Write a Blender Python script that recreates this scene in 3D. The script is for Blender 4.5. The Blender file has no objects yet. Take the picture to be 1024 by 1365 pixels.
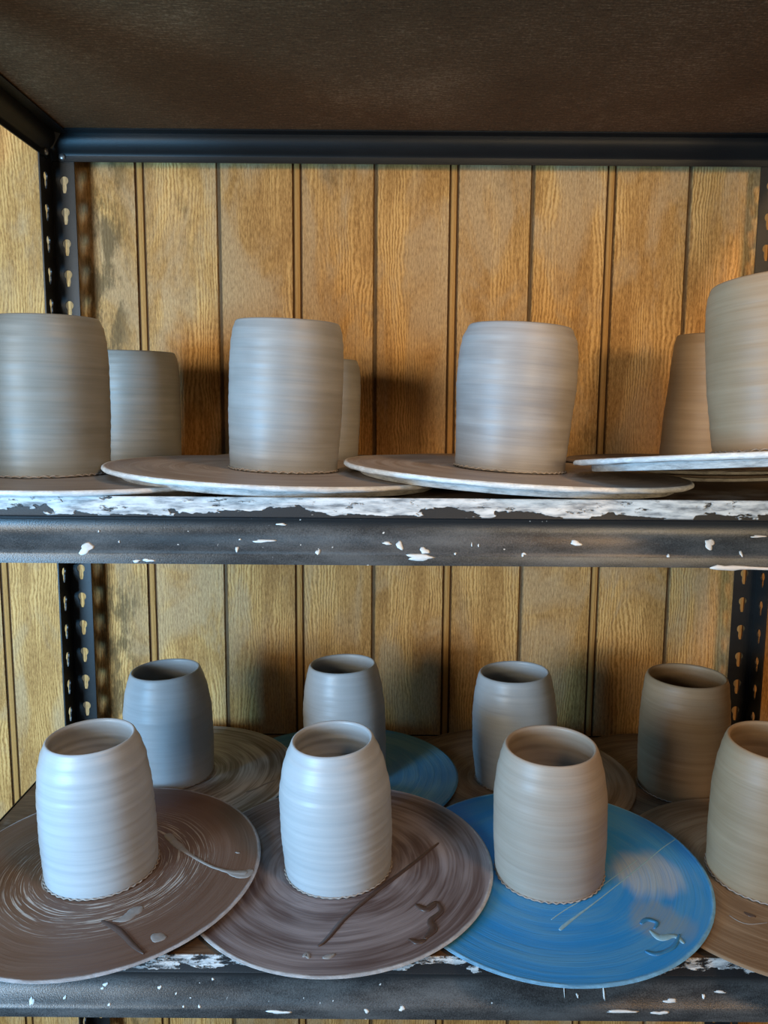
import bpy, bmesh, math, random
from mathutils import Vector, Matrix, Quaternion
random.seed(7)
PI = math.pi
SC = bpy.context.scene
COL = SC.collection
F, CX, CY, PITCH, ROLL = 1070.0, 512.0, 682.5, math.radians(7.6), math.radians(0.42)
CZ = 1.45                                    # eye height

# ------------------------------------------------------------------ camera
cam_d = bpy.data.cameras.new('camera'); cam = bpy.data.objects.new('camera', cam_d); COL.objects.link(cam)
cam_d.sensor_fit = 'VERTICAL'; cam_d.sensor_height = 24.0; cam_d.lens = F/1365*24; cam_d.clip_start = .01
CM = Matrix.Rotation(PI/2-PITCH, 4, 'X') @ Matrix.Rotation(ROLL, 4, 'Z')
cam.matrix_world = Matrix.Translation((0, 0, CZ)) @ CM
SC.camera = cam
EYE = Vector((0, 0, CZ))
def ray(px, py):
    return (CM.to_3x3() @ Vector(((px-CX)/F, -(py-CY)/F, -1))).normalized()
def at_y(px, py, y):
    d = ray(px, py); return EYE + d*(y/d.y)
def at_plane(px, py, p0, n):
    d = ray(px, py); return EYE + d*((p0-EYE).dot(n)/d.dot(n))

# ------------------------------------------------------------------ node helper
class Mat:
    def __init__(s, name, rough=.6, metal=0, spec=.5):
        s.m = bpy.data.materials.new(name); s.m.use_nodes = True
        s.t = s.m.node_tree; s.n = s.t.nodes; s.b = s.n['Principled BSDF']
        s.b.inputs['Roughness'].default_value = rough; s.b.inputs['Metallic'].default_value = metal
        s.b.inputs['Specular IOR Level'].default_value = spec
        s.co = s.n.new('ShaderNodeTexCoord').outputs['Object']
    def put(s, sock, v):
        if hasattr(v, 'links') or hasattr(v, 'is_linked'): s.t.links.new(v, sock)
        elif isinstance(v, tuple) and len(v) == 3 and sock.type == 'RGBA': sock.default_value = (*v, 1)
        else: sock.default_value = v
    def math(s, op, a, b=0.0, c=0.0, clamp=False):
        n = s.n.new('ShaderNodeMath'); n.operation = op; n.use_clamp = clamp
        for i, v in enumerate((a, b, c)): s.put(n.inputs[i], v)
        return n.outputs[0]
    def sep(s, v):
        n = s.n.new('ShaderNodeSeparateXYZ'); s.put(n.inputs[0], v); return n.outputs
    def comb(s, x, y, z):
        n = s.n.new('ShaderNodeCombineXYZ')
        for i, v in enumerate((x, y, z)): s.put(n.inputs[i], v)
        return n.outputs[0]
    def vmul(s, v, k):
        n = s.n.new('ShaderNodeVectorMath'); n.operation = 'MULTIPLY'; s.put(n.inputs[0], v); n.inputs[1].default_value = k; return n.outputs[0]
    def noise(s, v, scale=1.0, detail=3, rough=.55, dist=0.0):
        n = s.n.new('ShaderNodeTexNoise'); s.put(n.inputs['Vector'], v); n.inputs['Scale'].default_value = scale
        n.inputs['Detail'].default_value = detail; n.inputs['Roughness'].default_value = rough; n.inputs['Distortion'].default_value = dist
        return n.outputs['Fac']
    def white(s, v):
        n = s.n.new('ShaderNodeTexWhiteNoise'); n.noise_dimensions = '1D'; s.put(n.inputs['W'], v); return n.outputs['Value']
    def ramp(s, f, stops):
        n = s.n.new('ShaderNodeValToRGB'); s.put(n.inputs[0], f); e = n.color_ramp.elements
        while len(e) < len(stops): e.new(.5)
        for k, (p, c) in enumerate(stops):
            e[k].position = p; e[k].color = (*c, 1) if isinstance(c, tuple) else (c, c, c, 1)
        return n.outputs[0]
    def smooth(s, v, a, b):
        n = s.n.new('ShaderNodeMapRange'); n.interpolation_type = 'SMOOTHSTEP'; s.put(n.inputs[0], v)
        n.inputs[1].default_value = a; n.inputs[2].default_value = b; return n.outputs[0]
    def mix(s, f, a, b, mode='MIX'):
        n = s.n.new('ShaderNodeMix'); n.data_type = 'RGBA'; n.blend_type = mode
        s.put(n.inputs[0], f); s.put(n.inputs[6], a); s.put(n.inputs[7], b); return n.outputs[2]
    def out(s, color=None, rough=None, bump=None, dist=.001, strength=1.0):
        if color is not None: s.put(s.b.inputs['Base Color'], color)
        if rough is not None: s.put(s.b.inputs['Roughness'], rough)
        if bump is not None:
            n = s.n.new('ShaderNodeBump'); n.inputs['Distance'].default_value = dist; n.inputs['Strength'].default_value = strength
            s.put(n.inputs['Height'], bump); s.t.links.new(n.outputs[0], s.b.inputs['Normal'])
        return s.m

# ------------------------------------------------------------------ materials
PITCHX, X0 = .1016, .0878                    # groove spacing of the panelling, x of one double groove
def mat_wall():
    m = Mat('wood_panelling', .62, spec=.25); x, y, z = m.sep(m.co)
    u = m.math('DIVIDE', m.math('SUBTRACT', x, X0), PITCHX)
    bid = m.math('FLOOR', u); rnd = m.white(bid); rnd2 = m.white(m.math('ADD', bid, 37.3))
    zz = m.math('ADD', z, m.math('MULTIPLY', rnd, 9.0))
    warp = m.noise(m.comb(m.math('MULTIPLY', x, 13.0), m.math('MULTIPLY', rnd, 7.0), m.math('MULTIPLY', zz, 3.0)), 1, 3, .55)
    warp2 = m.noise(m.comb(m.math('MULTIPLY', x, 75.0), m.math('MULTIPLY', rnd, 7.0), m.math('MULTIPLY', zz, 60.0)), 1, 3, .65)
    ph = m.math('ADD', m.math('MULTIPLY', x, 1500.0), m.math('ADD', m.math('MULTIPLY', warp, 75.0), m.math('MULTIPLY', warp2, 9.0)))
    line = m.math('MULTIPLY_ADD', m.math('SINE', ph), .5, .5)
    fine = m.noise(m.comb(m.math('MULTIPLY', x, 620.0), 0.0, m.math('MULTIPLY', zz, 130.0)), 1, 4, .75)
    fine2 = m.noise(m.comb(m.math('MULTIPLY', x, 240.0), 2.0, m.math('MULTIPLY', zz, 22.0)), 1, 3, .6)
    patchy = m.noise(m.comb(m.math('MULTIPLY', x, 13.0), rnd, m.math('MULTIPLY', zz, 5.0)), 1, 4, .6, .8)
    hid = m.smooth(m.noise(m.comb(m.math('MULTIPLY', x, 26.0), rnd2, m.math('MULTIPLY', zz, 5.0)), 1, 3), .40, .64)
    tex = m.math('ADD', m.math('MULTIPLY', m.math('MULTIPLY', line, hid), .26), m.math('ADD', m.math('MULTIPLY', fine, .62), m.math('MULTIPLY', fine2, .26)))
    col = m.ramp(tex, [(.28, (.13, .066, .020)), (.42, (.36, .205, .072)), (.56, (.57, .36, .145)), (.78, (.76, .53, .25))])
    grey = m.ramp(fine, [(.28, (.24, .16, .09)), (.5, (.46, .34, .215)), (.75, (.60, .47, .31))])
    col = m.mix(m.math('MULTIPLY', m.smooth(patchy, .44, .62), .75), col, grey)
    # blotchy greenish-black weathering
    bl = m.noise(m.comb(m.math('MULTIPLY', x, 30.0), 3.0, m.math('MULTIPLY', z, 18.0)), 1, 5, .7)
    bz = m.noise(m.comb(m.math('MULTIPLY', x, 4.5), 5.0, m.math('MULTIPLY', z, 2.4)), 1, 2, .5)
    bm = m.math('MULTIPLY', m.smooth(bl, .5, .72), m.smooth(bz, .44, .66))
    col = m.mix(m.math('MULTIPLY', bm, .6), col, (.075, .052, .022))
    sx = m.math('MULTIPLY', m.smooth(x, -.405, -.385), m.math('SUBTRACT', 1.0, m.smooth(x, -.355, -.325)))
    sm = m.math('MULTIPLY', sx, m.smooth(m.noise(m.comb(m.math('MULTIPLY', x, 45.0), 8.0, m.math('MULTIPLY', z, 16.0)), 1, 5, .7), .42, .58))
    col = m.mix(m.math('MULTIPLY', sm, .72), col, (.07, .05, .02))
    hb = m.mix(m.math('MULTIPLY', rnd2, .30), (1.0, 1.0, 1.0), (.86, .83, .78)); col = m.mix(1.0, col, hb, 'MULTIPLY')
    col = m.mix(1.0, col, (1.15, .98, .76), 'MULTIPLY')
    # stain sunk into the grooves
    k = m.math('FRACT', m.math('MULTIPLY', m.math('ADD', u, .5), .5)); k2 = m.math('FRACT', m.math('ADD', k, .5))
    dw = m.math('MULTIPLY', m.math('ABSOLUTE', m.math('SUBTRACT', k, .25)), 2*PITCHX)      # distance to a double groove
    ds = m.math('MULTIPLY', m.math('ABSOLUTE', m.math('SUBTRACT', k2, .25)), 2*PITCHX)     # distance to a single groove
    dj = m.math('MULTIPLY', m.math('SUBTRACT', fine, .5), .0016)
    dl = m.math('ABSOLUTE', m.math('SUBTRACT', m.math('ADD', dw, dj), .0050))
    dark = m.math('SUBTRACT', 1.0, m.smooth(dl, .0006, .0024))
    col = m.mix(m.math('SUBTRACT', 1.0, m.smooth(dw, .0040, .0058)), col, m.mix(fine, (.34, .14, .032), (.62, .34, .10)))
    col = m.mix(m.math('MULTIPLY', dark, .88), col, (.055, .02, .006))
    sd = m.math('SUBTRACT', 1.0, m.smooth(m.math('ADD', ds, dj), .0012, .0042))
    col = m.mix(m.math('MULTIPLY', sd, .82), col, (.05, .032, .018))
    return m.out(col, bump=m.math('ADD', tex, m.math('MULTIPLY', line, .1)), dist=.0010, strength=.8)
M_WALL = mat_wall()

def mat_clay(name, c1, c2, seed, ridge=.5, freq=1.0, wet=.42):
    m = Mat(name, wet, spec=.42); x, y, z = m.sep(m.co)
    sl = m.math('ADD', z, m.math('MULTIPLY', x, .02))
    v = m.comb(m.math('MULTIPLY', x, 9.0), m.math('MULTIPLY', y, 9.0), m.math('ADD', m.math('MULTIPLY', sl, 170.0*freq), seed))
    v2 = m.comb(m.math('MULTIPLY', x, 14.0), m.math('MULTIPLY', y, 14.0), m.math('ADD', m.math('MULTIPLY', sl, 900.0), seed))
    n1 = m.noise(v, 1, 2); n2 = m.noise(v2, 1, 2); n3 = m.noise(m.vmul(m.co, (22, 22, 30)), 1, 3)
    f = m.math('ADD', m.math('MULTIPLY', n1, .5), m.math('ADD', m.math('MULTIPLY', n2, .25), m.math('MULTIPLY', n3, .3)))
    col = m.mix(m.smooth(f, .30, .76), c1, c2)
    h = m.math('ADD', m.math('MULTIPLY', n1, 1.0), m.math('MULTIPLY', n2, .30))
    r = m.math('MULTIPLY_ADD', n3, .22, wet-.1)
    return m.out(col, rough=r, bump=h, dist=.0006, strength=ridge)
CLAY = [mat_clay('wet_clay_%d' % i, c1, c2, i*13.7, rg, fq, wt) for i, (c1, c2, rg, fq, wt) in enumerate([
    ((.19, .197, .178), (.265, .27, .25), .35, 1.0, .46),     # grey green stoneware
    ((.20, .197, .188), (.275, .272, .262), .35, .8, .46),
    ((.205, .188, .178), (.30, .285, .275), .40, .6, .46),     # slightly pinkish
    ((.24, .157, .088), (.31, .215, .13), .25, 1.2, .5),      # tan
    ((.34, .355, .365), (.40, .415, .425), .42, .95, .40),      # pale, smooth and wet
    ((.29, .23, .178), (.345, .285, .23), .24, 1.6, .46),
])]
M_TRIM = mat_clay('clay_crumb', (.20, .16, .13), (.33, .29, .26), 3.1)

def mat_bat(name, base, slip, amount, seed, freq=1.0, fine=1.0, patch=None, rim=(.55, .55, .54), spiral=None, rough=.5):
    """round board: slip dragged round in rings over the board's own colour"""
    m = Mat(name, rough, spec=.35); x, y, z = m.sep(m.co)
    r = m.math('SQRT', m.math('ADD', m.math('MULTIPLY', x, x), m.math('MULTIPLY', y, y)))
    rs = m.math('MAXIMUM', r, .01)
    cx, cy = m.math('DIVIDE', x, rs), m.math('DIVIDE', y, rs)
    rr = m.math('ADD', r, m.math('MULTIPLY', m.noise(m.vmul(m.co, (12, 12, 12)), 1, 2), .006))
    def ringn(fr, ang, sd, det=3):
        return m.noise(m.comb(m.math('MULTIPLY', cx, ang), m.math('ADD', m.math('MULTIPLY', cy, ang), sd), m.math('MULTIPLY', rr, fr)), 1, det, .6)
    n1 = ringn(150*freq, .8, seed); n2 = ringn(620*fine, 1.3, seed+4); n3 = ringn(45, 1.1, seed+9, 2)
    f = m.math('ADD', m.math('MULTIPLY', n1, .55), m.math('ADD', m.math('MULTIPLY', n2, .30), m.math('MULTIPLY', n3, .45)))
    col = m.mix(m.math('MULTIPLY', m.smooth(f, .50, .84), amount), base, slip)
    hgt = m.math('MULTIPLY', m.smooth(f, .45, .9), 1.0)
    if spiral:      # band of thin bright slip lines round the pot
        r0, r1 = spiral
        band = m.math('MULTIPLY', m.smooth(r, r0-.008, r0), m.math('SUBTRACT', 1.0, m.smooth(r, r1-.02, r1+.012)))
        ln = ringn(760, 1.9, seed+20, 4)
        s_ = m.math('MULTIPLY', band, m.smooth(ln, .53, .62))
        col = m.mix(m.math('MULTIPLY', s_, .85), col, (.42, .38, .34))
        hgt = m.math('ADD', hgt, m.math('MULTIPLY', s_, 1.2))
    if patch:       # smeared pale fan: centre x,y, radius
        for (px_, py_, pr, pc) in patch:
            dx = m.math('SUBTRACT', x, px_); dy = m.math('SUBTRACT', y, py_)
            d = m.math('SQRT', m.math('ADD', m.math('MULTIPLY', dx, dx), m.math('MULTIPLY', dy, dy)))
            d = m.math('ADD', d, m.math('MULTIPLY', m.math('SUBTRACT', n3, .5), .04))
            w = m.math('MULTIPLY', m.math('SUBTRACT', 1.0, m.smooth(d, pr*.5, pr)), m.math('MULTIPLY_ADD', n2, .7, .25))
            col = m.mix(m.math('MULTIPLY', w, .95, clamp=True), col, pc)
    # slip gathered on the rim
    e = m.math('ADD', r, m.math('MULTIPLY', m.math('SUBTRACT', m.noise(m.vmul(m.co, (40, 40, 160)), 1, 3), .5), .004))
    rimf = m.smooth(e, spiral_R-.004, spiral_R-.0015)
    crust = m.noise(m.vmul(m.co, (90, 90, 260)), 1, 4, .7)
    rc = m.mix(m.smooth(crust, .42, .62), (rim[0]*.78, rim[1]*.78, rim[2]*.78), rim)
    below = m.math('SUBTRACT', 1.0, m.smooth(z, .004, .0046) if False else m.smooth(z, -1, -.9))
    col = m.mix(rimf, col, rc)
    hgt = m.math('ADD', hgt, m.math('MULTIPLY', m.math('MULTIPLY', crust, rimf), 2.0))
    return m.out(col, rough=m.math('MULTIPLY_ADD', n1, .3, rough-.15), bump=hgt, dist=.0006, strength=.6)
def mat_foot():
    m = Mat('slip_crusted_board_edge', .55)
    c = m.noise(m.vmul(m.co, (60, 60, 200)), 1, 5, .7)
    return m.out(m.ramp(c, [(.3, (.20, .19, .18)), (.46, (.44, .44, .43)), (.7, (.62, .62, .60))]), bump=c, dist=.0015, strength=.8)
M_FOOT = mat_foot()

def mat_metal(name, lip=None, dusty=.5, dark=(.016, .017, .018), spec=.5, rgh=.32, dustc=(.20, .20, .195)):
    """charcoal hammered paint; lip = (lowest z, coverage threshold) of the slip crust along the top edge"""
    m = Mat(name, .42, spec=spec); x, y, z = m.sep(m.co)
    sp = m.noise(m.co, 900, 2, .7); cl = m.noise(m.vmul(m.co, (9, 9, 40)), 1, 4, .65); big = m.noise(m.vmul(m.co, (5, 60, 60)), 1, 3)
    d = m.math('ADD', m.math('MULTIPLY', cl, .7), m.math('MULTIPLY', sp, .35))
    col = m.mix(m.math('MULTIPLY', m.smooth(d, .38, .72), dusty), dark, dustc)
    if lip: dusty_z = m.math('SUBTRACT', 1.0, m.smooth(z, -.026, -.018)); col = m.mix(dusty_z, dark, col)
    fl = m.smooth(m.noise(m.co, 210, 2, .5), .745, .77)
    col = m.mix(fl, col, (.5, .5, .48)) if dusty > .2 else col
    rough = m.math('MULTIPLY_ADD', sp, .2, rgh); hgt = m.math('MULTIPLY', sp, .25)
    if lip:
        col = m.mix(m.smooth(z, -.0172, -.0164), col, (.006, .006, .007)); rough = m.math('ADD', rough, m.math('MULTIPLY', m.smooth(z, -.0172, -.0164), .25))
        z0, lo, hi, xs = lip
        edge = m.noise(m.comb(m.math('MULTIPLY', x, 26.0), 0.0, m.math('MULTIPLY', z, 60.0)), 1, 4, .6)
        hole = m.noise(m.comb(m.math('MULTIPLY', x, 60.0), 4.0, m.math('MULTIPLY', z, 170.0)), 1, 4, .65)
        lim = m.math('MULTIPLY_ADD', edge, -.048, z0)          # how far down the crust runs
        w = m.smooth(m.math('SUBTRACT', z, lim), 0.0, .0010)
        w = m.math('MULTIPLY', w, m.smooth(z, -.0150, -.0138))
        w = m.math('MULTIPLY', w, m.smooth(hole, lo, hi))
        if xs is not None: w = m.math('MULTIPLY', w, m.smooth(m.math('ADD', x, m.math('MULTIPLY', edge, .05)), xs, xs+.02))
        tone = m.noise(m.comb(m.math('MULTIPLY', x, 45.0), 9.0, m.math('MULTIPLY', z, 220.0)), 1, 4, .6)
        wc = m.ramp(tone, [(.34, (.16, .165, .17)), (.46, (.38, .385, .385)), (.56, (.55, .545, .53)), (.7, (.68, .67, .65))])
        col = m.mix(w, col, wc); rough = m.math('ADD', rough, m.math('MULTIPLY', w, .25)); hgt = m.math('ADD', hgt, m.math('MULTIPLY', w, m.math('MULTIPLY_ADD', tone, 2.0, 1.0)))
    return m.out(col, rough=rough, bump=hgt, dist=.0008, strength=.7)
M_POST = mat_metal('charcoal_post_paint', None, .04, (.012, .012, .012), spec=.35)
M_BEAM = mat_metal('charcoal_beam_paint', None, .02, (.008, .008, .008), spec=.3)
M_MIDB = mat_metal('dusty_beam_middle', (.0125, .33, .42, None), .42, rgh=.24)
M_LOWB = mat_metal('dusty_beam_lower', (.0150, .42, .52, .10), .42, rgh=.24)

def mat_board_under():
    m = Mat('brown_fibreboard', .8, spec=.2)
    a = m.noise(m.vmul(m.co, (60, 520, 520)), 1, 4, .75); b = m.noise(m.co, 330, 3, .75); c = m.noise(m.co, 5, 3)
    f = m.math('ADD', m.math('MULTIPLY', a, .45), m.math('ADD', m.math('MULTIPLY', b, .35), m.math('MULTIPLY', c, .25)))
    return m.out(m.ramp(f, [(.38, (.055, .022, .008)), (.55, (.145, .066, .026)), (.70, (.40, .22, .11))]), bump=f, dist=.0008, strength=.7)
M_UNDER = mat_board_under()
def mat_board_top():
    m = Mat('stained_shelf_board', .6, spec=.35)
    a = m.noise(m.vmul(m.co, (6, 30, 6)), 1, 4, .6, .5); b = m.noise(m.vmul(m.co, (15, 15, 15)), 1, 4, .65); c = m.noise(m.vmul(m.co, (40, 500, 40)), 1, 3)
    f = m.math('ADD', m.math('MULTIPLY', a, .5), m.math('MULTIPLY', c, .4))
    col = m.ramp(f, [(.3, (.045, .026, .016)), (.5, (.12, .072, .042)), (.7, (.22, .145, .09))])
    col = m.mix(m.math('MULTIPLY', m.smooth(b, .5, .68), .55), col, (.34, .32, .30))
    return m.out(col, bump=f, dist=.0006, strength=.5)
M_TOP = mat_board_top()
def simple(name, col, rough=.5, metal=0, var=.25, scale=200):
    m = Mat(name, rough, metal); n = m.noise(m.co, scale, 3)
    return m.out(m.mix(n, tuple(c*(1-var) for c in col), tuple(min(1, c*(1+var)) for c in col)), bump=n, dist=.0005, strength=.3)
M_RIVET = simple('dull_zinc', (.45, .45, .44), .35, .8)
M_SLIP = simple('dried_white_slip', (.60, .60, .58), .6, 0, .18, 300)
M_SLIPT = simple('dried_pink_slip', (.62, .54, .47), .6, 0, .15, 300)
M_FLOOR = simple('grey_concrete', (.16, .15, .14), .8, 0, .3, 6)

# ------------------------------------------------------------------ object helpers
def obj(name, bm, mat, parent=None, smooth=True, loc=None, rot=None):
    me = bpy.data.meshes.new(name); bmesh.ops.recalc_face_normals(bm, faces=bm.faces[:]); bm.to_mesh(me); bm.free()
    for mt in (mat if isinstance(mat, (list, tuple)) else [mat]): me.materials.append(mt)
    if smooth:
        for p in me.polygons: p.use_smooth = True
        if smooth == 'sharp': me.set_sharp_from_angle(angle=math.radians(38))
    o = bpy.data.objects.new(name, me); COL.objects.link(o)
    if parent: o.parent = parent
    if loc is not None: o.location = loc
    if rot is not None: o.rotation_mode = 'QUATERNION'; o.rotation_quaternion = rot
    return o
def tag(o, label=None, cat=None, group=None, kind=None):
    for k, v in (('label', label), ('category', cat), ('group', group), ('kind', kind)):
        if v: o[k] = v
    return o
def empty(name, loc):
    o = bpy.data.objects.new(name, None); COL.objects.link(o); o.location = loc; o.empty_display_size = .05; return o
def add_box(bm, a, b):
    r = bmesh.ops.create_cube(bm, size=1)
    for v in r['verts']:
        v.co = Vector([a[i] + (v.co[i]+.5)*(b[i]-a[i]) for i in range(3)])
def lathe(bm, prof, n=96, closed=True, fn=None, mats=None):
    rings = []
    for (r, z) in prof:
        if r < 1e-6: rings.append([bm.verts.new((0, 0, z))]); continue
        rings.append([bm.verts.new((r*math.cos(2*PI*k/n), r*math.sin(2*PI*k/n), z + (fn(k/n, r, z) if fn else 0))) for k in range(n)])
    for i in range(len(rings)-1):
        A, B = rings[i], rings[i+1]
        for k in range(n):
            k2 = (k+1) % n
            if len(A) == 1: f = bm.faces.new((A[0], B[k], B[k2]))
            elif len(B) == 1: f = bm.faces.new((A[k], B[0], A[k2]))
            else: f = bm.faces.new((A[k], B[k], B[k2], A[k2]))
            if mats: f.material_index = mats[i]
def prism(bm, poly, axis, a, b):
    """closed 2-D polygon (u, z) swept along x (u is y) or y (u is x)"""
    L = []
    for t in (a, b):
        L.append([bm.verts.new((t, u, z) if axis == 'x' else (u, t, z)) for u, z in poly])
    n = len(poly)
    for i in range(n): bm.faces.new((L[0][i], L[0][(i+1) % n], L[1][(i+1) % n], L[1][i]))
    bm.faces.new(L[0]); bm.faces.new(L[1][::-1])

# ------------------------------------------------------------------ the setting
WALL_Y = 1.082
bm = bmesh.new(); prof = []
xs = []
k0 = -34
for k in range(k0, 34):
    xc = X0 + k*PITCHX
    if k % 2 == 0: prof += [(xc-.0066, 0), (xc-.0056, .0028), (xc-.0044, .0028), (xc-.0032, .0008), (xc, .0002), (xc+.0032, .0008), (xc+.0044, .0028), (xc+.0056, .0028), (xc+.0066, 0)]
    else: prof += [(xc-.0032, 0), (xc-.0014, .0024), (xc+.0014, .0024), (xc+.0032, 0)]
poly = [(x, WALL_Y+d) for x, d in prof]
bot = [bm.verts.new((x, y, 0)) for x, y in poly]; top = [bm.verts.new((x, y, 2.6)) for x, y in poly]
bb = [bm.verts.new((x, WALL_Y+.02, 0)) for x, y in (poly[0], poly[-1])]; bt = [bm.verts.new((x, WALL_Y+.02, 2.6)) for x, y in (poly[0], poly[-1])]
for i in range(len(poly)-1): bm.faces.new((bot[i], bot[i+1], top[i+1], top[i]))
bm.faces.new((bb[0], bb[1], bt[1], bt[0])); bm.faces.new((bot[0], top[0], bt[0], bb[0])); bm.faces.new((bot[-1], top[-1], bt[1], bb[1]))
bmesh.ops.remove_doubles(bm, verts=bm.verts[:], dist=1e-6)
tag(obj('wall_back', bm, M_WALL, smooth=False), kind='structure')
bm = bmesh.new(); add_box(bm, (-3.4, -3.0, -.05), (3.4, WALL_Y+.02, 0)); tag(obj('floor', bm, M_FLOOR, smooth=False), kind='structure')

# ------------------------------------------------------------------ the shelving unit
XL, XR, YB, YF = -.421, .499, 1.054, .590
unit = empty('shelving_unit', ((XL+XR)/2, (YB+YF)/2, 0))
tag(unit, 'black steel shelving unit with keyhole-punched posts before the wood panelled wall', 'shelving unit')
UO = Vector(unit.location)
def part(name, bm, mat, parent=unit, smooth=False, origin=None, off=None):
    """mesh written in world coordinates; origin = its own local origin"""
    o_ = Vector(origin or (0, 0, 0))
    bmesh.ops.translate(bm, verts=bm.verts[:], vec=-o_)
    o = obj(name, bm, mat, None, smooth)
    o.parent = parent
    base = Vector(parent.get('_w', (0, 0, 0))) if parent is not unit else UO
    o.location = o_ - base
    WPOS[o.name] = o_
    return o
WPOS = {}
def keyhole(phi):
    d = (math.cos(phi), math.sin(phi)); t = 0
    def inside(x, y):
        y += .0015
        if x*x+(y-.0045)**2 < .0054**2: return True
        yy = max(-.0078, min(.0045, y)); return x*x+(y-yy)**2 < .0031**2
    while inside(d[0]*t, d[1]*t): t += .0001
    return t*d[0], t*d[1]
PS = .0381
HOLE0 = CZ + .2825 - .0098                   # centre height of one hole
def flange(bm, p0, du, w, zlo, zhi, th, dn):
    """punched strip: p0 (x,y) corner, du unit direction of width, dn unit direction of thickness"""
    n0 = math.floor((zlo-HOLE0)/PS)
    hc = w*.55; zc = HOLE0 + n0*PS
    angs = sorted([2*PI*k/22+.01 for k in range(22)] + [math.atan2(sz*PS/2, (w-hc) if sx > 0 else -hc) % (2*PI) for sx in (-1, 1) for sz in (-1, 1)])
    while zc < zhi-PS/2:
        inn, outr = [], []
        for a in angs:
            c, s = math.cos(a), math.sin(a)
            t = min((w-hc)/c if c > 1e-9 else 1e9, -hc/c if c < -1e-9 else 1e9, PS/2/abs(s) if abs(s) > 1e-9 else 1e9)
            kx, kz = keyhole(a); inn.append((kx, kz)); outr.append((c*t, s*t))
        def V(u, z, k): return bm.verts.new((p0[0]+du[0]*(u+hc)+dn[0]*k, p0[1]+du[1]*(u+hc)+dn[1]*k, zc+z))
        I = [[V(u, z, k) for u, z in inn] for k in (0, th)]; O = [[V(u, z, k) for u, z in outr] for k in (0, th)]
        n = len(angs)
        for i in range(n):
            j = (i+1) % n
            bm.faces.new((I[0][i], I[0][j], O[0][j], O[0][i])); bm.faces.new((I[1][i], O[1][i], O[1][j], I[1][j]))
            bm.faces.new((I[0][i], I[1][i], I[1][j], I[0][j])); bm.faces.new((O[0][i], O[0][j], O[1][j], O[1][i]))
        zc += PS
TH = .0018
ZT = CZ+.352
for (cx, cy, sx, sy) in ((XL, YB, 1, -1), (XR, YB, -1, -1), (XL, YF, 1, 1), (XR, YF, -1, 1)):
    bm = bmesh.new()
    flange(bm, (cx, cy), (sx, 0), .030, .02, ZT+.02, TH, (0, sy))
    flange(bm, (cx, cy+sy*TH), (0, sy), .036, .02, ZT+.02, TH, (sx, 0))
    add_box(bm, (min(cx, cx+sx*.003), min(cy, cy+sy*.003), 0), (max(cx, cx+sx*.003), max(cy, cy+sy*.003), ZT+.004))
    part('upright_post', bm, M_POST, origin=(cx, cy, 0))

# beam profile: (outward, z) with z measured from the lip top
OUT = [(.003, 0), (.0034, -.0005), (.0034, -.0142), (.0038, -.0150), (.0030, -.0158), (.0010, -.0166), (.0001, -.0185), (0, -.022)]
for k in range(1, 13):                        # the face sweeps out to the rounded crest
    t = k/13; OUT.append((.0104*t*t*(1.15-.15*t), -.022-.0192*t))
OUT += [(.0106, -.0418), (.0110, -.0432), (.0110, -.0500)]
PROF = OUT + [(o-.0016, z) for o, z in OUT[::-1][:-7]] + [(-.0016, -.0195), (-.016, -.0195), (-.016, -.0180), (.0012, -.0180), (.0020, -.0160), (.0020, 0)]
def beam(axis, a, b, base, sgn, ztop, mat):
    bm = bmesh.new()
    prism(bm, [(base+sgn*o, ztop+z) for o, z in PROF], axis, a, b)
    org = (a, base, ztop) if axis == 'x' else (base, a, ztop)
    return part({'x': 'cross_beam', 'y': 'side_beam'}[axis], bm, mat, origin=org, smooth='sharp')
def rivet(parent, p, axis, sgn):
    bm = bmesh.new(); lathe(bm, [(0, .0022), (.0022, .0021), (.0036, .0014), (.0042, .0002), (.0042, -.002), (0, -.002)], 20)
    R = {'y': Matrix.Rotation(PI/2*sgn, 3, 'X'), 'x': Matrix.Rotation(PI/2*sgn, 3, 'Y')}[axis]
    bmesh.ops.rotate(bm, verts=bm.verts[:], matrix=R)
    o = obj('rivet', bm, M_RIVET, None, True); o.parent = parent; o.location = Vector(p) - WPOS[parent.name]
TOPZ, MIDZ, LOWZ = CZ+.348, CZ-.0695, CZ-.445
mid_front = low_front = None
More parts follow.
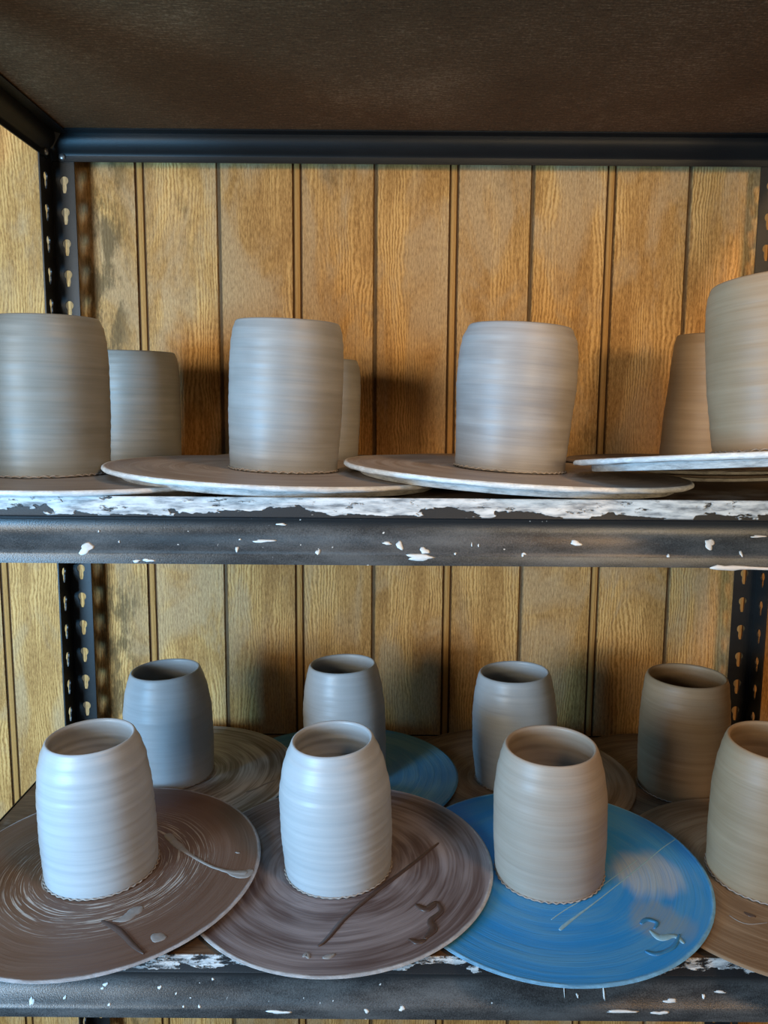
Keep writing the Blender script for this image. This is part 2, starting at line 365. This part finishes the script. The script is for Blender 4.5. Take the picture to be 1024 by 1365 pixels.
for ztop, name in ((TOPZ, 'top'), (MIDZ, 'mid'), (LOWZ, 'low')):
    mf = {'top': M_BEAM, 'mid': M_MIDB, 'low': M_LOWB}[name]
    bf = beam('x', XL+.004, XR-.004, YF+TH+.0112, -1, ztop, mf)
    bk = beam('x', XL+.004, XR-.004, YB-TH-.0112, 1, ztop, M_BEAM)
    bl = beam('y', YF+.016, YB-.016, XL+TH+.0112, -1, ztop-.0003, M_BEAM)
    br = beam('y', YF+.016, YB-.016, XR-TH-.0112, 1, ztop-.0003, M_BEAM)
    for x in (XL+.0165, XR-.0165):
        for z in (ztop-.0445, ):
            rivet(bk, (x, YB-TH-.0018-.0112+.0104, z), 'y', 1); rivet(bf, (x, YF-.0002, z), 'y', 1)
    rivet(bl, (XL+TH+.0035, YB-.025, ztop-.0445), 'x', 1); rivet(br, (XR-TH-.0035, YB-.025, ztop-.0445), 'x', -1)
    rec = {'top': .0005, 'mid': .0055, 'low': .0010}[name]
    bm = bmesh.new(); x0, x1, y0, y1 = XL+.0118, XR-.0118, YF+.0118, YB-.0118
    add_box(bm, (x0, y0, ztop-.0178), (x1, y1, ztop-rec))
    part('shelf_board', bm, M_UNDER if name == 'top' else M_TOP, origin=(x0, y0, ztop-.0178))
    if name == 'mid': mid_front = bf
    if name == 'low': low_front = bf
    if name == 'top':      # folded corner plate where the beams meet
        bm = bmesh.new()
        vs = [(XL+.006, YB-.015), (XL+.020, YB-.015), (XL+.006, YB-.030)]
        zz = ztop-.0200
        tri = [bm.verts.new((x, y, zz)) for x, y in vs]; tip = [bm.verts.new((XL+.009, YB-.0145, zz-.018)), bm.verts.new((XL+.0075, YB-.0175, zz-.018))]
        bm.faces.new(tri); bm.faces.new((tri[0], tri[1], tip[0])); bm.faces.new((tri[0], tip[1], tri[2])); bm.faces.new((tri[0], tip[0], tip[1])); bm.faces.new((tri[1], tri[2], tip[1], tip[0]))
        part('corner_gusset', bm, simple('gusset_blue_black', (.05, .06, .07), .4), origin=(XL, YB, zz))

# dried slip on the beams: splashes and runs, each its own small lump
def splat(parent, px, py, w, h, ztop, mat=M_SLIP, seed=0, thick=.0007):
    """irregular flat lump on the outer face of the beam where it lies"""
    rnd = random.Random(seed*7+int(px)); yb = YF+TH+.0112
    def face_y(z):          # outer surface of the front beam at height z
        d = z-ztop
        for (o1, z1), (o2, z2) in zip(OUT, OUT[1:]):
            if z2 <= d <= z1: return yb-(o1+(o2-o1)*((z1-d)/max(1e-9, z1-z2)))
        return yb-.011
    y = yb-.006
    for _ in range(6):
        p = at_y(px, py, y); z = max(ztop-.0498, min(ztop-.0005, p.z)); y = face_y(z)
    p = at_y(px, py, y)
    sc_ = y/F; bm = bmesh.new(); n = 18
    ph = [rnd.uniform(0, 6.28) for _ in range(4)]; ring = []; mid_ = []
    for k in range(n):
        a = 2*PI*k/n; rr = 1+.22*math.sin(2*a+ph[0])+.16*math.sin(3*a+ph[1])+.10*math.sin(5*a+ph[2])
        u, v = math.cos(a)*w/2*sc_*rr, math.sin(a)*h/2*sc_*rr
        for lst, q, t in ((ring, 1.0, -.0002), (mid_, .72, thick)):
            zz = min(ztop-.0003, p.z+v*q); yy = face_y(max(zz, ztop-.0499))
            lst.append(bm.verts.new((p.x+u*q, yy-t, zz)))
    zc = max(ztop-.0499, min(ztop-.0005, p.z)); c = bm.verts.new((p.x, face_y(zc)-thick*1.2, zc)); cb = bm.verts.new((p.x, face_y(zc)+.0002, zc))
    for k in range(n):
        j = (k+1) % n
        bm.faces.new((ring[k], ring[j], mid_[j], mid_[k])); bm.faces.new((mid_[k], mid_[j], c)); bm.faces.new((ring[k], cb, ring[j]))
    o_ = Vector((p.x, y, p.z)); bmesh.ops.translate(bm, verts=bm.verts[:], vec=-o_)
    o = obj('slip_splash', bm, mat, None, True); o.parent = parent; o.location = o_-WPOS[parent.name]
for i, (x, y, w, h) in enumerate([(115, 731, 20, 15), (533, 727, 11, 10), (566, 734, 14, 8), (560, 743, 44, 9), (768, 724, 16, 7), (946, 725, 15, 13), (352, 721, 34, 4),
        (182, 748, 12, 4), (198, 747, 16, 5), (629, 726, 2, 5), (638, 727, 2, 5), (699, 738, 6, 3), (697, 740, 3, 6), (607, 738, 4, 3), (132, 708, 3, 3), (159, 722, 3, 3), (1012, 715, 26, 3),
        (988, 738, 5, 7), (375, 699, 18, 3), (320, 719, 3, 3), (316, 732, 6, 6), (424, 736, 6, 8), (891, 741, 5, 4), (516, 724, 14, 4), (75, 668, 20, 6)]):
    splat(mid_front, x, y, w, h, MIDZ, M_SLIPT if x > 900 else M_SLIP, i)
bm = bmesh.new()          # the pink run hanging under the beam at the right
pts = [(946, 757, .6), (956, 756, 2.6), (966, 757, 2.2), (976, 757, 2.8), (986, 756.5, 2.0), (1000, 757, 1.5), (1024, 758, 1.4), (1060, 759, 1.2)]
rings = []
for (x, y, r) in pts:
    p = at_y(x, y, YF+.0012); r_ = r*.6/F*1.4
    rings.append([bm.verts.new((p.x, p.y-.0008+math.cos(a)*r_*.8, max(p.z, MIDZ-.0512)+math.sin(a)*r_)) for a in [2*PI*k/10 for k in range(10)]])
for A, B in zip(rings, rings[1:]):
    for k in range(10): bm.faces.new((A[k], B[k], B[(k+1) % 10], A[(k+1) % 10]))
bm.faces.new(rings[0]); bm.faces.new(rings[-1])
o_ = at_y(985, 757, YF); bmesh.ops.translate(bm, verts=bm.verts[:], vec=-o_)
o = obj('slip_run', bm, M_SLIPT); o.parent = mid_front; o.location = o_-WPOS[mid_front.name]
for i, (x, y, w, h) in enumerate([(87, 1329, 5, 5), (146, 1338, 4, 4), (141, 1312, 9, 5), (137, 1317, 5, 4), (213, 1316, 6, 5), (284, 1305, 5, 3), (235, 1324, 3, 3), (245, 1341, 3, 3), (266, 1341, 4, 4),
        (372, 1349, 40, 5), (489, 1348, 8, 6), (43, 1334, 8, 10), (938, 1328, 6, 5), (894, 1334, 20, 5), (880, 1350, 26, 5), (536, 1344, 9, 6), (770, 1327, 4, 6), (805, 1322, 3, 24), (752, 1318, 2, 16), (830, 1348, 60, 3), (960, 1322, 20, 3)]):
    splat(low_front, x, y, w, h, LOWZ, M_SLIP, 40+i)

# ------------------------------------------------------------------ bats and mugs
spiral_R = .15
def tilt(a, b): return Vector((0, 0, 1)).rotation_difference(Vector((-a, -b, 1)).normalized())
def make_bat(X, Y, ztop, a, b, R, t, mat, label, group):
    """ztop: height of the centre of the upper face"""
    foot = t*.55; inset = .0170 if t > .01 else .009; pl = t
    prof = [(0, 0), (R-inset, 0), (R-inset+.0012, .0006), (R-inset+.0015, foot-.0004), (R-inset+.0025, foot), (R-.0016, foot+.0002), (R-.0002, foot+.0012), (R, (foot+pl)/2), (R-.0003, pl-.0012), (R-.0016, pl-.0001), (R-.0035, pl-.0002), (R-.006, pl-.0005), (R*.6, pl-.0005), (0, pl-.0005)]
    mi = [1, 1, 1, 1] + [0]*(len(prof)-5)
    bm = bmesh.new(); sd = random.uniform(0, 6)
    lathe(bm, prof, 128, mats=mi, fn=lambda u, r, z: (.00025*math.sin(14*PI*u+sd)+.0002*math.sin(46*PI*u+sd*2) if (0 < z < pl*.7 and r > R*.9) else 0))
    q = tilt(a, b); n = q @ Vector((0, 0, 1))
    loc = Vector((X, Y, ztop)) - n*pl
    o = obj('throwing_bat', bm, [mat, M_FOOT], None, True, loc, q)
    tag(o, label, 'pottery bat', group)
    o['_'] = 0; del o['_']
    return dict(o=o, n=n, p=Vector((X, Y, ztop))-n*.0005, q=q, a=a, b=b, R=R, pl=pl)
def surf(bt, X, Y):
    p = bt['p']; return Vector((X, Y, p.z + bt['a']*(X-p.x) + bt['b']*(Y-p.y)))
def interp(tab, t):
    for (t0, r0), (t1, r1) in zip(tab, tab[1:]):
        if t0 <= t <= t1:
            s = (t-t0)/(t1-t0); return r0+(r1-r0)*(s*s*(3-2*s)*.5+s*.5)
    return tab[-1][1]
def make_mug(bt, X, Y, H, tab, mat, label, group, ridge=.00012, lean=(0, 0), waves=46, seed=0):
    fr_ = .0011 if Y > 0 and bt['pl'] > .01 else .0006
    """tab: outer radius at fractions of the height"""
    rnd = random.Random(seed); w = .0046
    prof = [(0, 0), (tab[0][1]-.001, 0)]
    N = 72; f1, f2, f3 = rnd.uniform(17, 23), rnd.uniform(7, 10), rnd.uniform(0, 6)
    for i in range(N+1):
        t = i/N; z = .0006+t*(H-.0030)
        r = interp(tab, t) + ridge*(math.sin(2*PI*f1*t+f3)*.6+math.sin(2*PI*f2*t*1.3+f3*2)) * (1 if t < .93 else 0)
        prof.append((r, z))
    rt = tab[-1][1]
    prof += [(rt-.0006, H-.0012), (rt-.0017, H-.0002), (rt-.0028, H-.0003), (rt-.0038, H-.0014), (rt-.0042, H-.0030)]
    for i in range(N, -1, -1):
        t = i/N; z = max(.007, .0006+t*(H-.0040))
        if t > .97: continue
        r = interp(tab, t) - w + ridge*1.4*math.sin(2*PI*f2*t*1.7+f3)
        prof.append((r, z))
        if z <= .0071: break
    prof.append((0, .0065))
    bm = bmesh.new(); e = rnd.uniform(0, 6)
    lathe(bm, prof, 112, fn=lambda u, r, z: (.0005*math.sin(2*PI*u+e)*(z/H)**4 if z > .01 else 0))
    ln = Quaternion((0, 1, 0), lean[0]) @ Quaternion((1, 0, 0), lean[1])
    q = bt['q'] @ ln
    p = surf(bt, X, Y) + bt['n']*(.0002+math.hypot(*lean)*tab[0][1])
    o = obj('clay_mug', bm, mat, None, True, p, q); tag(o, label, 'mug', group)
    # frilled bead of clay the wire left round the foot
    bm = bmesh.new(); n = waves*8; R0 = tab[0][1]+.0006; rings = []
    amps = [rnd.uniform(.5, 1.25) for _ in range(waves)]
    for k in range(n):
        a = 2*PI*k/n; am = amps[int(k/8) % waves]
        z = .0007 + fr_*am*abs(math.sin(waves*a/2+.9*math.sin(3*a+e))); rr = R0 + .0005*am*math.cos(waves*a)
        rings.append([bm.verts.new(((rr+math.cos(c)*.00075)*math.cos(a), (rr+math.cos(c)*.00075)*math.sin(a), z+math.sin(c)*.00075)) for c in [2*PI*j/6 for j in range(6)]])
    for k in range(n):
        A, B = rings[k], rings[(k+1) % n]
        for j in range(6): bm.faces.new((A[j], B[j], B[(j+1) % 6], A[(j+1) % 6]))
    obj('foot_frill', bm, M_TRIM, o)
    return o
def smear(bt, pts, mat, th=.0005, name='clay_smear', seed=1, jag=.25):
    """hand-dragged ridge of slip lying on the bat; pts = (px, py, width in mm) along its middle"""
    rnd = random.Random(seed); o = bt['o']; inv = Matrix.LocRotScale(o.location, o.rotation_quaternion, None).inverted()
    P = [(inv @ at_plane(x, y, bt['p'], bt['n']), w) for x, y, w in pts]
    Q = []; E = [P[0]] + P + [P[-1]]
    for i in range(1, len(E)-2):
        a_, b_, c_, d_ = E[i-1:i+3]; m_ = max(2, int((c_[0]-b_[0]).length/.0015))
        for k in range(m_):
            t = k/m_; h = [-.5*t+t*t-.5*t**3, 1-2.5*t*t+1.5*t**3, .5*t+2*t*t-1.5*t**3, -.5*t*t+.5*t**3]
            Q.append((a_[0]*h[0]+b_[0]*h[1]+c_[0]*h[2]+d_[0]*h[3], max(.2, a_[1]*h[0]+b_[1]*h[1]+c_[1]*h[2]+d_[1]*h[3])))
    Q.append(P[-1]); bm = bmesh.new(); rows = []
    Q = [(p, w*min(1, .35+.65*math.sqrt(min(i, len(Q)-1-i)/4))) for i, (p, w) in enumerate(Q)]
    nz = [rnd.uniform(-jag, jag) for _ in range(2*len(Q)+8)]; nz = [sum(nz[max(0, i-2):i+3])/3 for i in range(len(nz))]
    for i, (p, w) in enumerate(Q):
        d = (Q[min(i+1, len(Q)-1)][0]-Q[max(i-1, 0)][0]); d.z = 0; d.normalize(); s = Vector((-d.y, d.x, 0))
        wl = w/2000*(1+nz[i]); wr = w/2000*(1+nz[len(Q)+i]); z0 = bt['pl']-.0008; z1 = bt['pl']-.0005+th
        rows.append([bm.verts.new((p.x+s.x*u, p.y+s.y*u, z)) for u, z in ((-wl, z0), (-wl*.75, z1), (0, z1*.3+.7*(z1-th*.35)), (wr*.75, z1), (wr, z0))])
    for A, B in zip(rows, rows[1:]):
        for j in range(4): bm.faces.new((A[j], B[j], B[j+1], A[j+1]))
        bm.faces.new((A[4], B[4], B[0], A[0]))
    bm.faces.new(rows[0]); bm.faces.new(rows[-1])
    return obj(name, bm, mat, o)

# ---- middle shelf
TU, RU = .0105, .1580; spiral_R = RU
SU = MIDZ - .0055
GB, GM = 'pottery bats on the middle shelf', 'unfired clay mugs on the middle shelf'
taupe = dict(rim=(.66, .66, .65))
mU = [mat_bat('slipped_bat_u%d' % i, b_, s_, am, i*5.3+1, **taupe) for i, (b_, s_, am) in enumerate([
    ((.20, .165, .14), (.34, .30, .27), .9), ((.22, .175, .15), (.38, .33, .30), .9), ((.22, .175, .15), (.40, .35, .32), .9), ((.22, .15, .095), (.36, .28, .20), .8),
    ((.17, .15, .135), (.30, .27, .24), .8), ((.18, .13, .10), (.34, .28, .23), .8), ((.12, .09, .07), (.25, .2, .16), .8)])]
fr = RU-.0170; TB, RB = .0078, .125
U1 = make_bat(-.2640, .745, SU+TU, 0, 0, RU, TU, mU[0], 'flat slip-rimmed bat on the middle shelf under the leftmost large mug', GB)
a2 = -.0376
U2 = make_bat(-.0960, .745, SU+TU+fr*abs(a2)+.0002, a2, 0, RU, TU, mU[1], 'white-rimmed bat on the middle shelf under the mug left of centre', GB)
a3 = -.0470
U3 = make_bat(.1200, .745, SU+TU+fr*abs(a3)+.0002, a3, 0, RU, TU, mU[2], 'white-rimmed bat on the middle shelf under the pinkish-banded mug, sloping down right', GB)
U4 = make_bat(.319, .668, CZ-.0370, .045, -.085, RU, TU, mU[3], 'tan-topped bat with raised right side at the right end of the middle shelf', GB)
UB1 = make_bat(-.283, .938, SU+TB, 0, 0, RB, TB, mU[4], 'shaded bat at the back left of the middle shelf under the dark grey mug', GB)
ab = -TU/(2*.138)*1.05
UB2 = make_bat(-.078, .940, SU+TB+.0035, -.025, 0, RB, TB, mU[4], 'grey bat behind the white-rimmed bats, between dark grey mug and mug left of centre', GB)
ab3 = -.0475
UB3 = make_bat(.128, .940, SU+TB+.0035, -.025, 0, RB, TB, mU[5], 'brown bat without visible mug at the back of the middle shelf, behind pinkish-banded mug', GB)
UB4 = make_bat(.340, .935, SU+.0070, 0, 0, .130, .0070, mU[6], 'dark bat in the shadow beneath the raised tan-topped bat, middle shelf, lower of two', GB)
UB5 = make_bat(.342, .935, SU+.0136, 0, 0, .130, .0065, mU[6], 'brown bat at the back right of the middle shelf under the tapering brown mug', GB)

def tabf(rb, rm, rt, hi=.55, rs=None):
    rs = rs or (rm*.45+rt*.55)
    return [(0, rb), (.06, rb+(rm-rb)*.25), (.3, rb+(rm-rb)*.85), (hi, rm), (.8, rm-(rm-rs)*.45), (.93, rs), (1, rt)]
T_STR = lambda rb, rm, rt: [(0, rb), (.12, rb+(rm-rb)*.4), (.4, rm), (.72, rm), (.86, rm-(rm-rt)*.18), (.95, rm-(rm-rt)*.5), (1, rt)]
make_mug(U1, -.3080, .738, .1395, T_STR(.0525, .0550, .0490), CLAY[0], 'large grey-green clay mug at the far left of the middle shelf', GM, seed=1)
make_mug(U2, -.0925, .738, .1325, T_STR(.0488, .0514, .0472), CLAY[1], 'tall grey barrel-sided clay mug in the middle shelf front row, left of centre', GM, seed=2)
make_mug(U3, .1150, .738, .1280, [(0, .0500), (.1, .0504), (.35, .0520), (.6, .0540), (.8, .0535), (.92, .0515), (1, .0470)], CLAY[2], 'grey clay mug with pinkish throwing bands on the middle shelf, right of centre', GM, seed=3, lean=(.005, 0))
make_mug(U4, .3020, .608, .1270, T_STR(.0500, .0530, .0485), CLAY[3], 'tan clay mug on the raised bat at the right end of the middle shelf', GM, seed=4, lean=(-.01, 0))
make_mug(UB1, -.2970, .959, .1270, T_STR(.0530, .0535, .0490), CLAY[0], 'shaded dark grey clay mug behind the large grey-green mug, middle shelf', GM, seed=5)
make_mug(UB2, -.0830, .959, .1160, T_STR(.0510, .0525, .0480), CLAY[1], 'short shaded clay mug mostly hidden behind the tall barrel-sided mug, middle shelf', GM, seed=6)
make_mug(UB5, .3620, .890, .1400, [(0, .0550), (.3, .0530), (.7, .0480), (.93, .0455), (1, .0430)], CLAY[3], 'brown tapering clay mug at the back right of the middle shelf', GM, seed=7)

# ---- lower shelf
TL, RL = .0055, .145; spiral_R = RL
GB, GM = 'pottery bats on the lower shelf', 'unfired clay mugs on the lower shelf'
SL = LOWZ - .0010
A = .0305; fl = RL-.009
zB = SL+TL+fl*A+.0002
brown, grey = (.085, .050, .034), (.34, .30, .27)
mB1 = mat_bat('bat_ringed_taupe', (.12, .085, .062), (.52, .48, .45), 1.0, 11, 1.0, .8)
mB2 = mat_bat('bat_blue_back', (.022, .19, .38), (.14, .32, .42), .8, 17, .8, 1, rim=(.05, .22, .36))
mB3 = mat_bat('bat_brown_back', (.085, .054, .034), (.26, .20, .14), .8, 23, 1, 1, rim=(.2, .15, .1))
mF1 = mat_bat('bat_dark_brown', (.105, .056, .036), (.16, .105, .08), .6, 31, .6, 1, rim=(.38, .36, .36), spiral=(.056, .098))
mF2 = mat_bat('bat_mauve_brown', (.075, .047, .042), (.23, .195, .195), 1.0, 37, .8, .8, rim=(.40, .39, .39))
mF3 = mat_bat('bat_bright_blue', (.016, .20, .50), (.09, .27, .42), .6, 43, .6, 1, patch=[(.092, -.008, .042, (.42, .42, .36)), (.080, -.072, .030, (.20, .24, .24))], rim=(.16, .38, .58))
mF4 = mat_bat('bat_tan_brown', (.15, .092, .05), (.32, .24, .16), .8, 51, .8, 1, rim=(.42, .38, .32))
B4 = make_bat(.350, .900, SL+TL+.0003, 0, 0, .144, TL, mB3, 'dark brown bat at the back right of the lower shelf under the shadowed mug', GB)
a_ = TL/(.138+.058)*1.05
B3 = make_bat(.150, .904, zB, A, 0, RL, TL, mB3, 'dark brown bat in the lower shelf back row, just right of the blue one', GB)
B2 = make_bat(-.055, .904, zB, A, 0, RL, TL, mB2, 'blue bat in the back row of the lower shelf', GB)
B1 = make_bat(-.249, .904, zB, A, 0, RL, TL, mB1, 'taupe bat with pale slip rings at the back left of the lower shelf', GB)
Bb = .046
zF = SL+TL+fl*math.hypot(A, Bb)+.0004
F4 = make_bat(.367, .698, SL+TL+fl*Bb+.0006, 0, Bb, .140, TL, mF4, 'tan brown bat at the front right corner of the lower shelf', GB)
F3 = make_bat(.158, .704, zF, A, Bb, RL, TL, mF3, 'bright blue bat with scratched slip at the front of the lower shelf', GB)
F2 = make_bat(-.040, .712, zF, A, Bb, RL, TL, mF2, 'mauve brown bat with scraped groove, left of the bright blue front bat', GB)
F1 = make_bat(-.260, .704, zF+.0006, A, Bb, RL, TL, mF1, 'dark brown bat with thin slip lines at the front left of the lower shelf', GB)
def tl(rb, rm, rt): return [(0, rb), (.05, rb+(rm-rb)*.3), (.3, rm), (.62, rm*.995), (.80, rm-(rm-rt)*.30), (.91, rm-(rm-rt)*.62), (.97, rt+.0014), (1, rt)]
make_mug(F1, -.2630, .706, .1310, [(0, .0510), (.06, .0514), (.3, .0520), (.6, .0510), (.82, .0480), (.93, .0445), (1, .0405)], CLAY[4], 'pale ridged clay mug at the front left of the lower shelf', GM, .00014, seed=11)
make_mug(F2, -.0405, .710, .1290, tl(.0495, .0520, .0385), CLAY[4], 'pale ridged clay mug on the mauve brown bat with the scraped groove', GM, .00014, seed=12, lean=(-.012, 0))
make_mug(F3, .1580, .706, .1260, tl(.0500, .0520, .0425), CLAY[5], 'smooth grey-beige clay mug standing on the bright blue bat', GM, .00005, seed=13)
make_mug(F4, .3600, .705, .1330, tl(.0505, .0520, .0430), CLAY[3], 'tan clay mug on the tan brown bat, front right of the lower shelf', GM, .00005, seed=14)
make_mug(B1, -.2510, .908, .1280, tl(.0490, .0512, .0405), CLAY[4], 'blue-grey clay mug on the ringed taupe bat, back left of the lower shelf', GM, .00012, seed=15)
make_mug(B2, -.0430, .908, .1360, tl(.0470, .0485, .0395), CLAY[4], 'blue-grey clay mug on the blue bat in the lower shelf back row', GM, .00012, seed=16)
make_mug(B3, .1570, .902, .1300, tl(.0450, .0492, .0410), CLAY[4], 'blue-grey clay mug in the lower shelf back row, third from the left', GM, .00012, seed=17)
make_mug(B4, .3500, .891, .1350, tl(.0480, .0500, .0445), CLAY[3], 'dark shadowed clay mug at the back right of the lower shelf, beside the post', GM, .0001, seed=18)

# hand-made marks on the front bats
M_SM_D = simple('wet_brown_clay', (.060, .036, .028), .35); M_SM_G = simple('grey_slip_smear', (.21, .19, .175), .5); M_SM_B = simple('blue_wet_streak', (.03, .17, .34), .35); M_SM_T = simple('pale_streak_on_blue', (.20, .36, .44), .5)
smear(F1, [(222, 1112, 9), (238, 1128, 8), (258, 1142, 4), (285, 1156, 3.5), (312, 1163, 6), (330, 1163, 11)], M_SM_G, .0006, seed=1)
smear(F1, [(300, 1160, 4), (322, 1166, 12), (338, 1160, 9)], M_SM_G, .0005, seed=2)
smear(F1, [(135, 1228, 3), (158, 1240, 6), (178, 1260, 5), (192, 1272, 2.5)], M_SM_D, .0010, seed=3, jag=.1)
smear(F1, [(150, 1228, 2), (165, 1225, 9), (180, 1215, 14), (190, 1208, 6)], M_SM_G, .0004, seed=4)
smear(F1, [(202, 1247, 8), (212, 1249, 13), (222, 1250, 8)], M_SM_G, .0003, seed=5)
smear(F1, [(314, 1136, 4), (320, 1137, 4)], M_SM_G, .0003, seed=6)
smear(F2, [(424, 1262, 2.0), (436, 1252, 4.5), (462, 1222, 5), (500, 1190, 4.5), (545, 1156, 4), (585, 1124, 2)], M_SM_D, .0010, seed=7, jag=.08)
smear(F2, [(554, 1206, 4), (568, 1212, 8), (582, 1204, 6), (588, 1215, 5), (575, 1228, 7), (578, 1240, 8), (566, 1252, 5)], M_SM_D, .0009, seed=8)
smear(F2, [(545, 1252, 3), (556, 1256, 6), (568, 1254, 4)], M_SM_D, .0008, seed=9)
smear(F2, [(404, 1276, 4), (409, 1272, 7), (412, 1278, 4)], M_SM_G, .0006, seed=10)
smear(F2, [(430, 1277, 4), (438, 1275, 7), (447, 1272, 4)], M_SM_G, .0005, seed=11)
smear(F3, [(746, 1240, 4.5), (760, 1228, 3.0), (800, 1198, 1.2), (850, 1158, 1.0), (884, 1130, 1.0), (902, 1118, 1.6)], M_SM_T, .0004, seed=12, jag=.2)
smear(F3, [(735, 1226, 1.2), (752, 1214, 1.2), (790, 1190, .8), (850, 1146, .7)], M_SM_T, .0003, seed=13)
smear(F3, [(854, 1232, 4), (862, 1226, 5), (876, 1230, 4), (872, 1238, 3)], M_SM_B, .0008, seed=14)
smear(F3, [(866, 1240, 3), (880, 1250, 7), (900, 1248, 5), (912, 1258, 4)], M_SM_T, .0005, seed=15)
smear(F3, [(860, 1268, 4), (876, 1272, 5), (898, 1262, 4), (906, 1246, 3)], M_SM_B, .0007, seed=16)
smear(F4, [(972, 1220, 1), (985, 1228, 1.2), (1000, 1232, 1.2), (1024, 1230, 1)], M_SM_G, .0004, seed=17)
smear(F4, [(992, 1216, 4), (1000, 1220, 6), (1008, 1222, 4)], M_SM_D, .0004, seed=18)
smear(B1, [(328, 1056, 4), (340, 1052, 3), (352, 1046, 3), (366, 1040, 2)], M_SM_G, .0005, seed=19)

# ------------------------------------------------------------------ light
def area(name, loc, target, size, size_y, power, col):
    d = bpy.data.lights.new(name, 'AREA'); d.shape = 'RECTANGLE'; d.size = size; d.size_y = size_y; d.energy = power; d.color = col
    o = bpy.data.objects.new(name, d); COL.objects.link(o); o.location = loc
    o.rotation_euler = (Vector(target)-Vector(loc)).to_track_quat('-Z', 'Y').to_euler(); return o
area('daylight_left_window', (-1.22, -.80, 1.57), (-.2, 1, 1.46), .65, .65, 24, (1.0, .85, .62))
area('blue_fill_low_left', (-.93, -.08, 1.22), (-.2, .85, 1.06), .42, .42, 27, (.20, .57, 1.0))  # added fill lamp, set close to tint the lower mugs blue more than the wall
area('rooflight_above_front', (-.60, -.75, 3.0), (-.1, .6, 1.2), 1.0, .8, 14, (.38, .68, 1.0))
def spot(name, loc, target, power, col, cone, blend, rad):
    d = bpy.data.lights.new(name, 'SPOT'); d.energy = power; d.color = col; d.spot_size = math.radians(cone); d.spot_blend = blend; d.shadow_soft_size = rad
    o = bpy.data.objects.new(name, d); COL.objects.link(o); o.location = loc
    o.rotation_euler = (Vector(target)-Vector(loc)).to_track_quat('-Z', 'Y').to_euler(); return o
spot('warm_fill_spot_right', (.75, -1.2, 1.62), (.22, 1.06, 1.67), 78, (1.0, .74, .42), 30, .7, .16)  # added fill spot, its cone narrowed to warm the upper bay alone
area('warm_lamp_high_right', (.85, -.35, 2.45), (.3, .65, 1.1), .3, .3, 14, (1.0, .60, .28))
w = bpy.data.worlds.new('world'); SC.world = w; w.use_nodes = True
w.node_tree.nodes['Background'].inputs[0].default_value = (1.0, .72, .46, 1); w.node_tree.nodes['Background'].inputs[1].default_value = .085

vs = SC.view_settings; SC.display_settings.display_device = 'sRGB'
vs.view_transform = 'Standard'; vs.look = 'None'; vs.gamma = 1.0; vs.use_curve_mapping = False; vs.exposure = -0.05
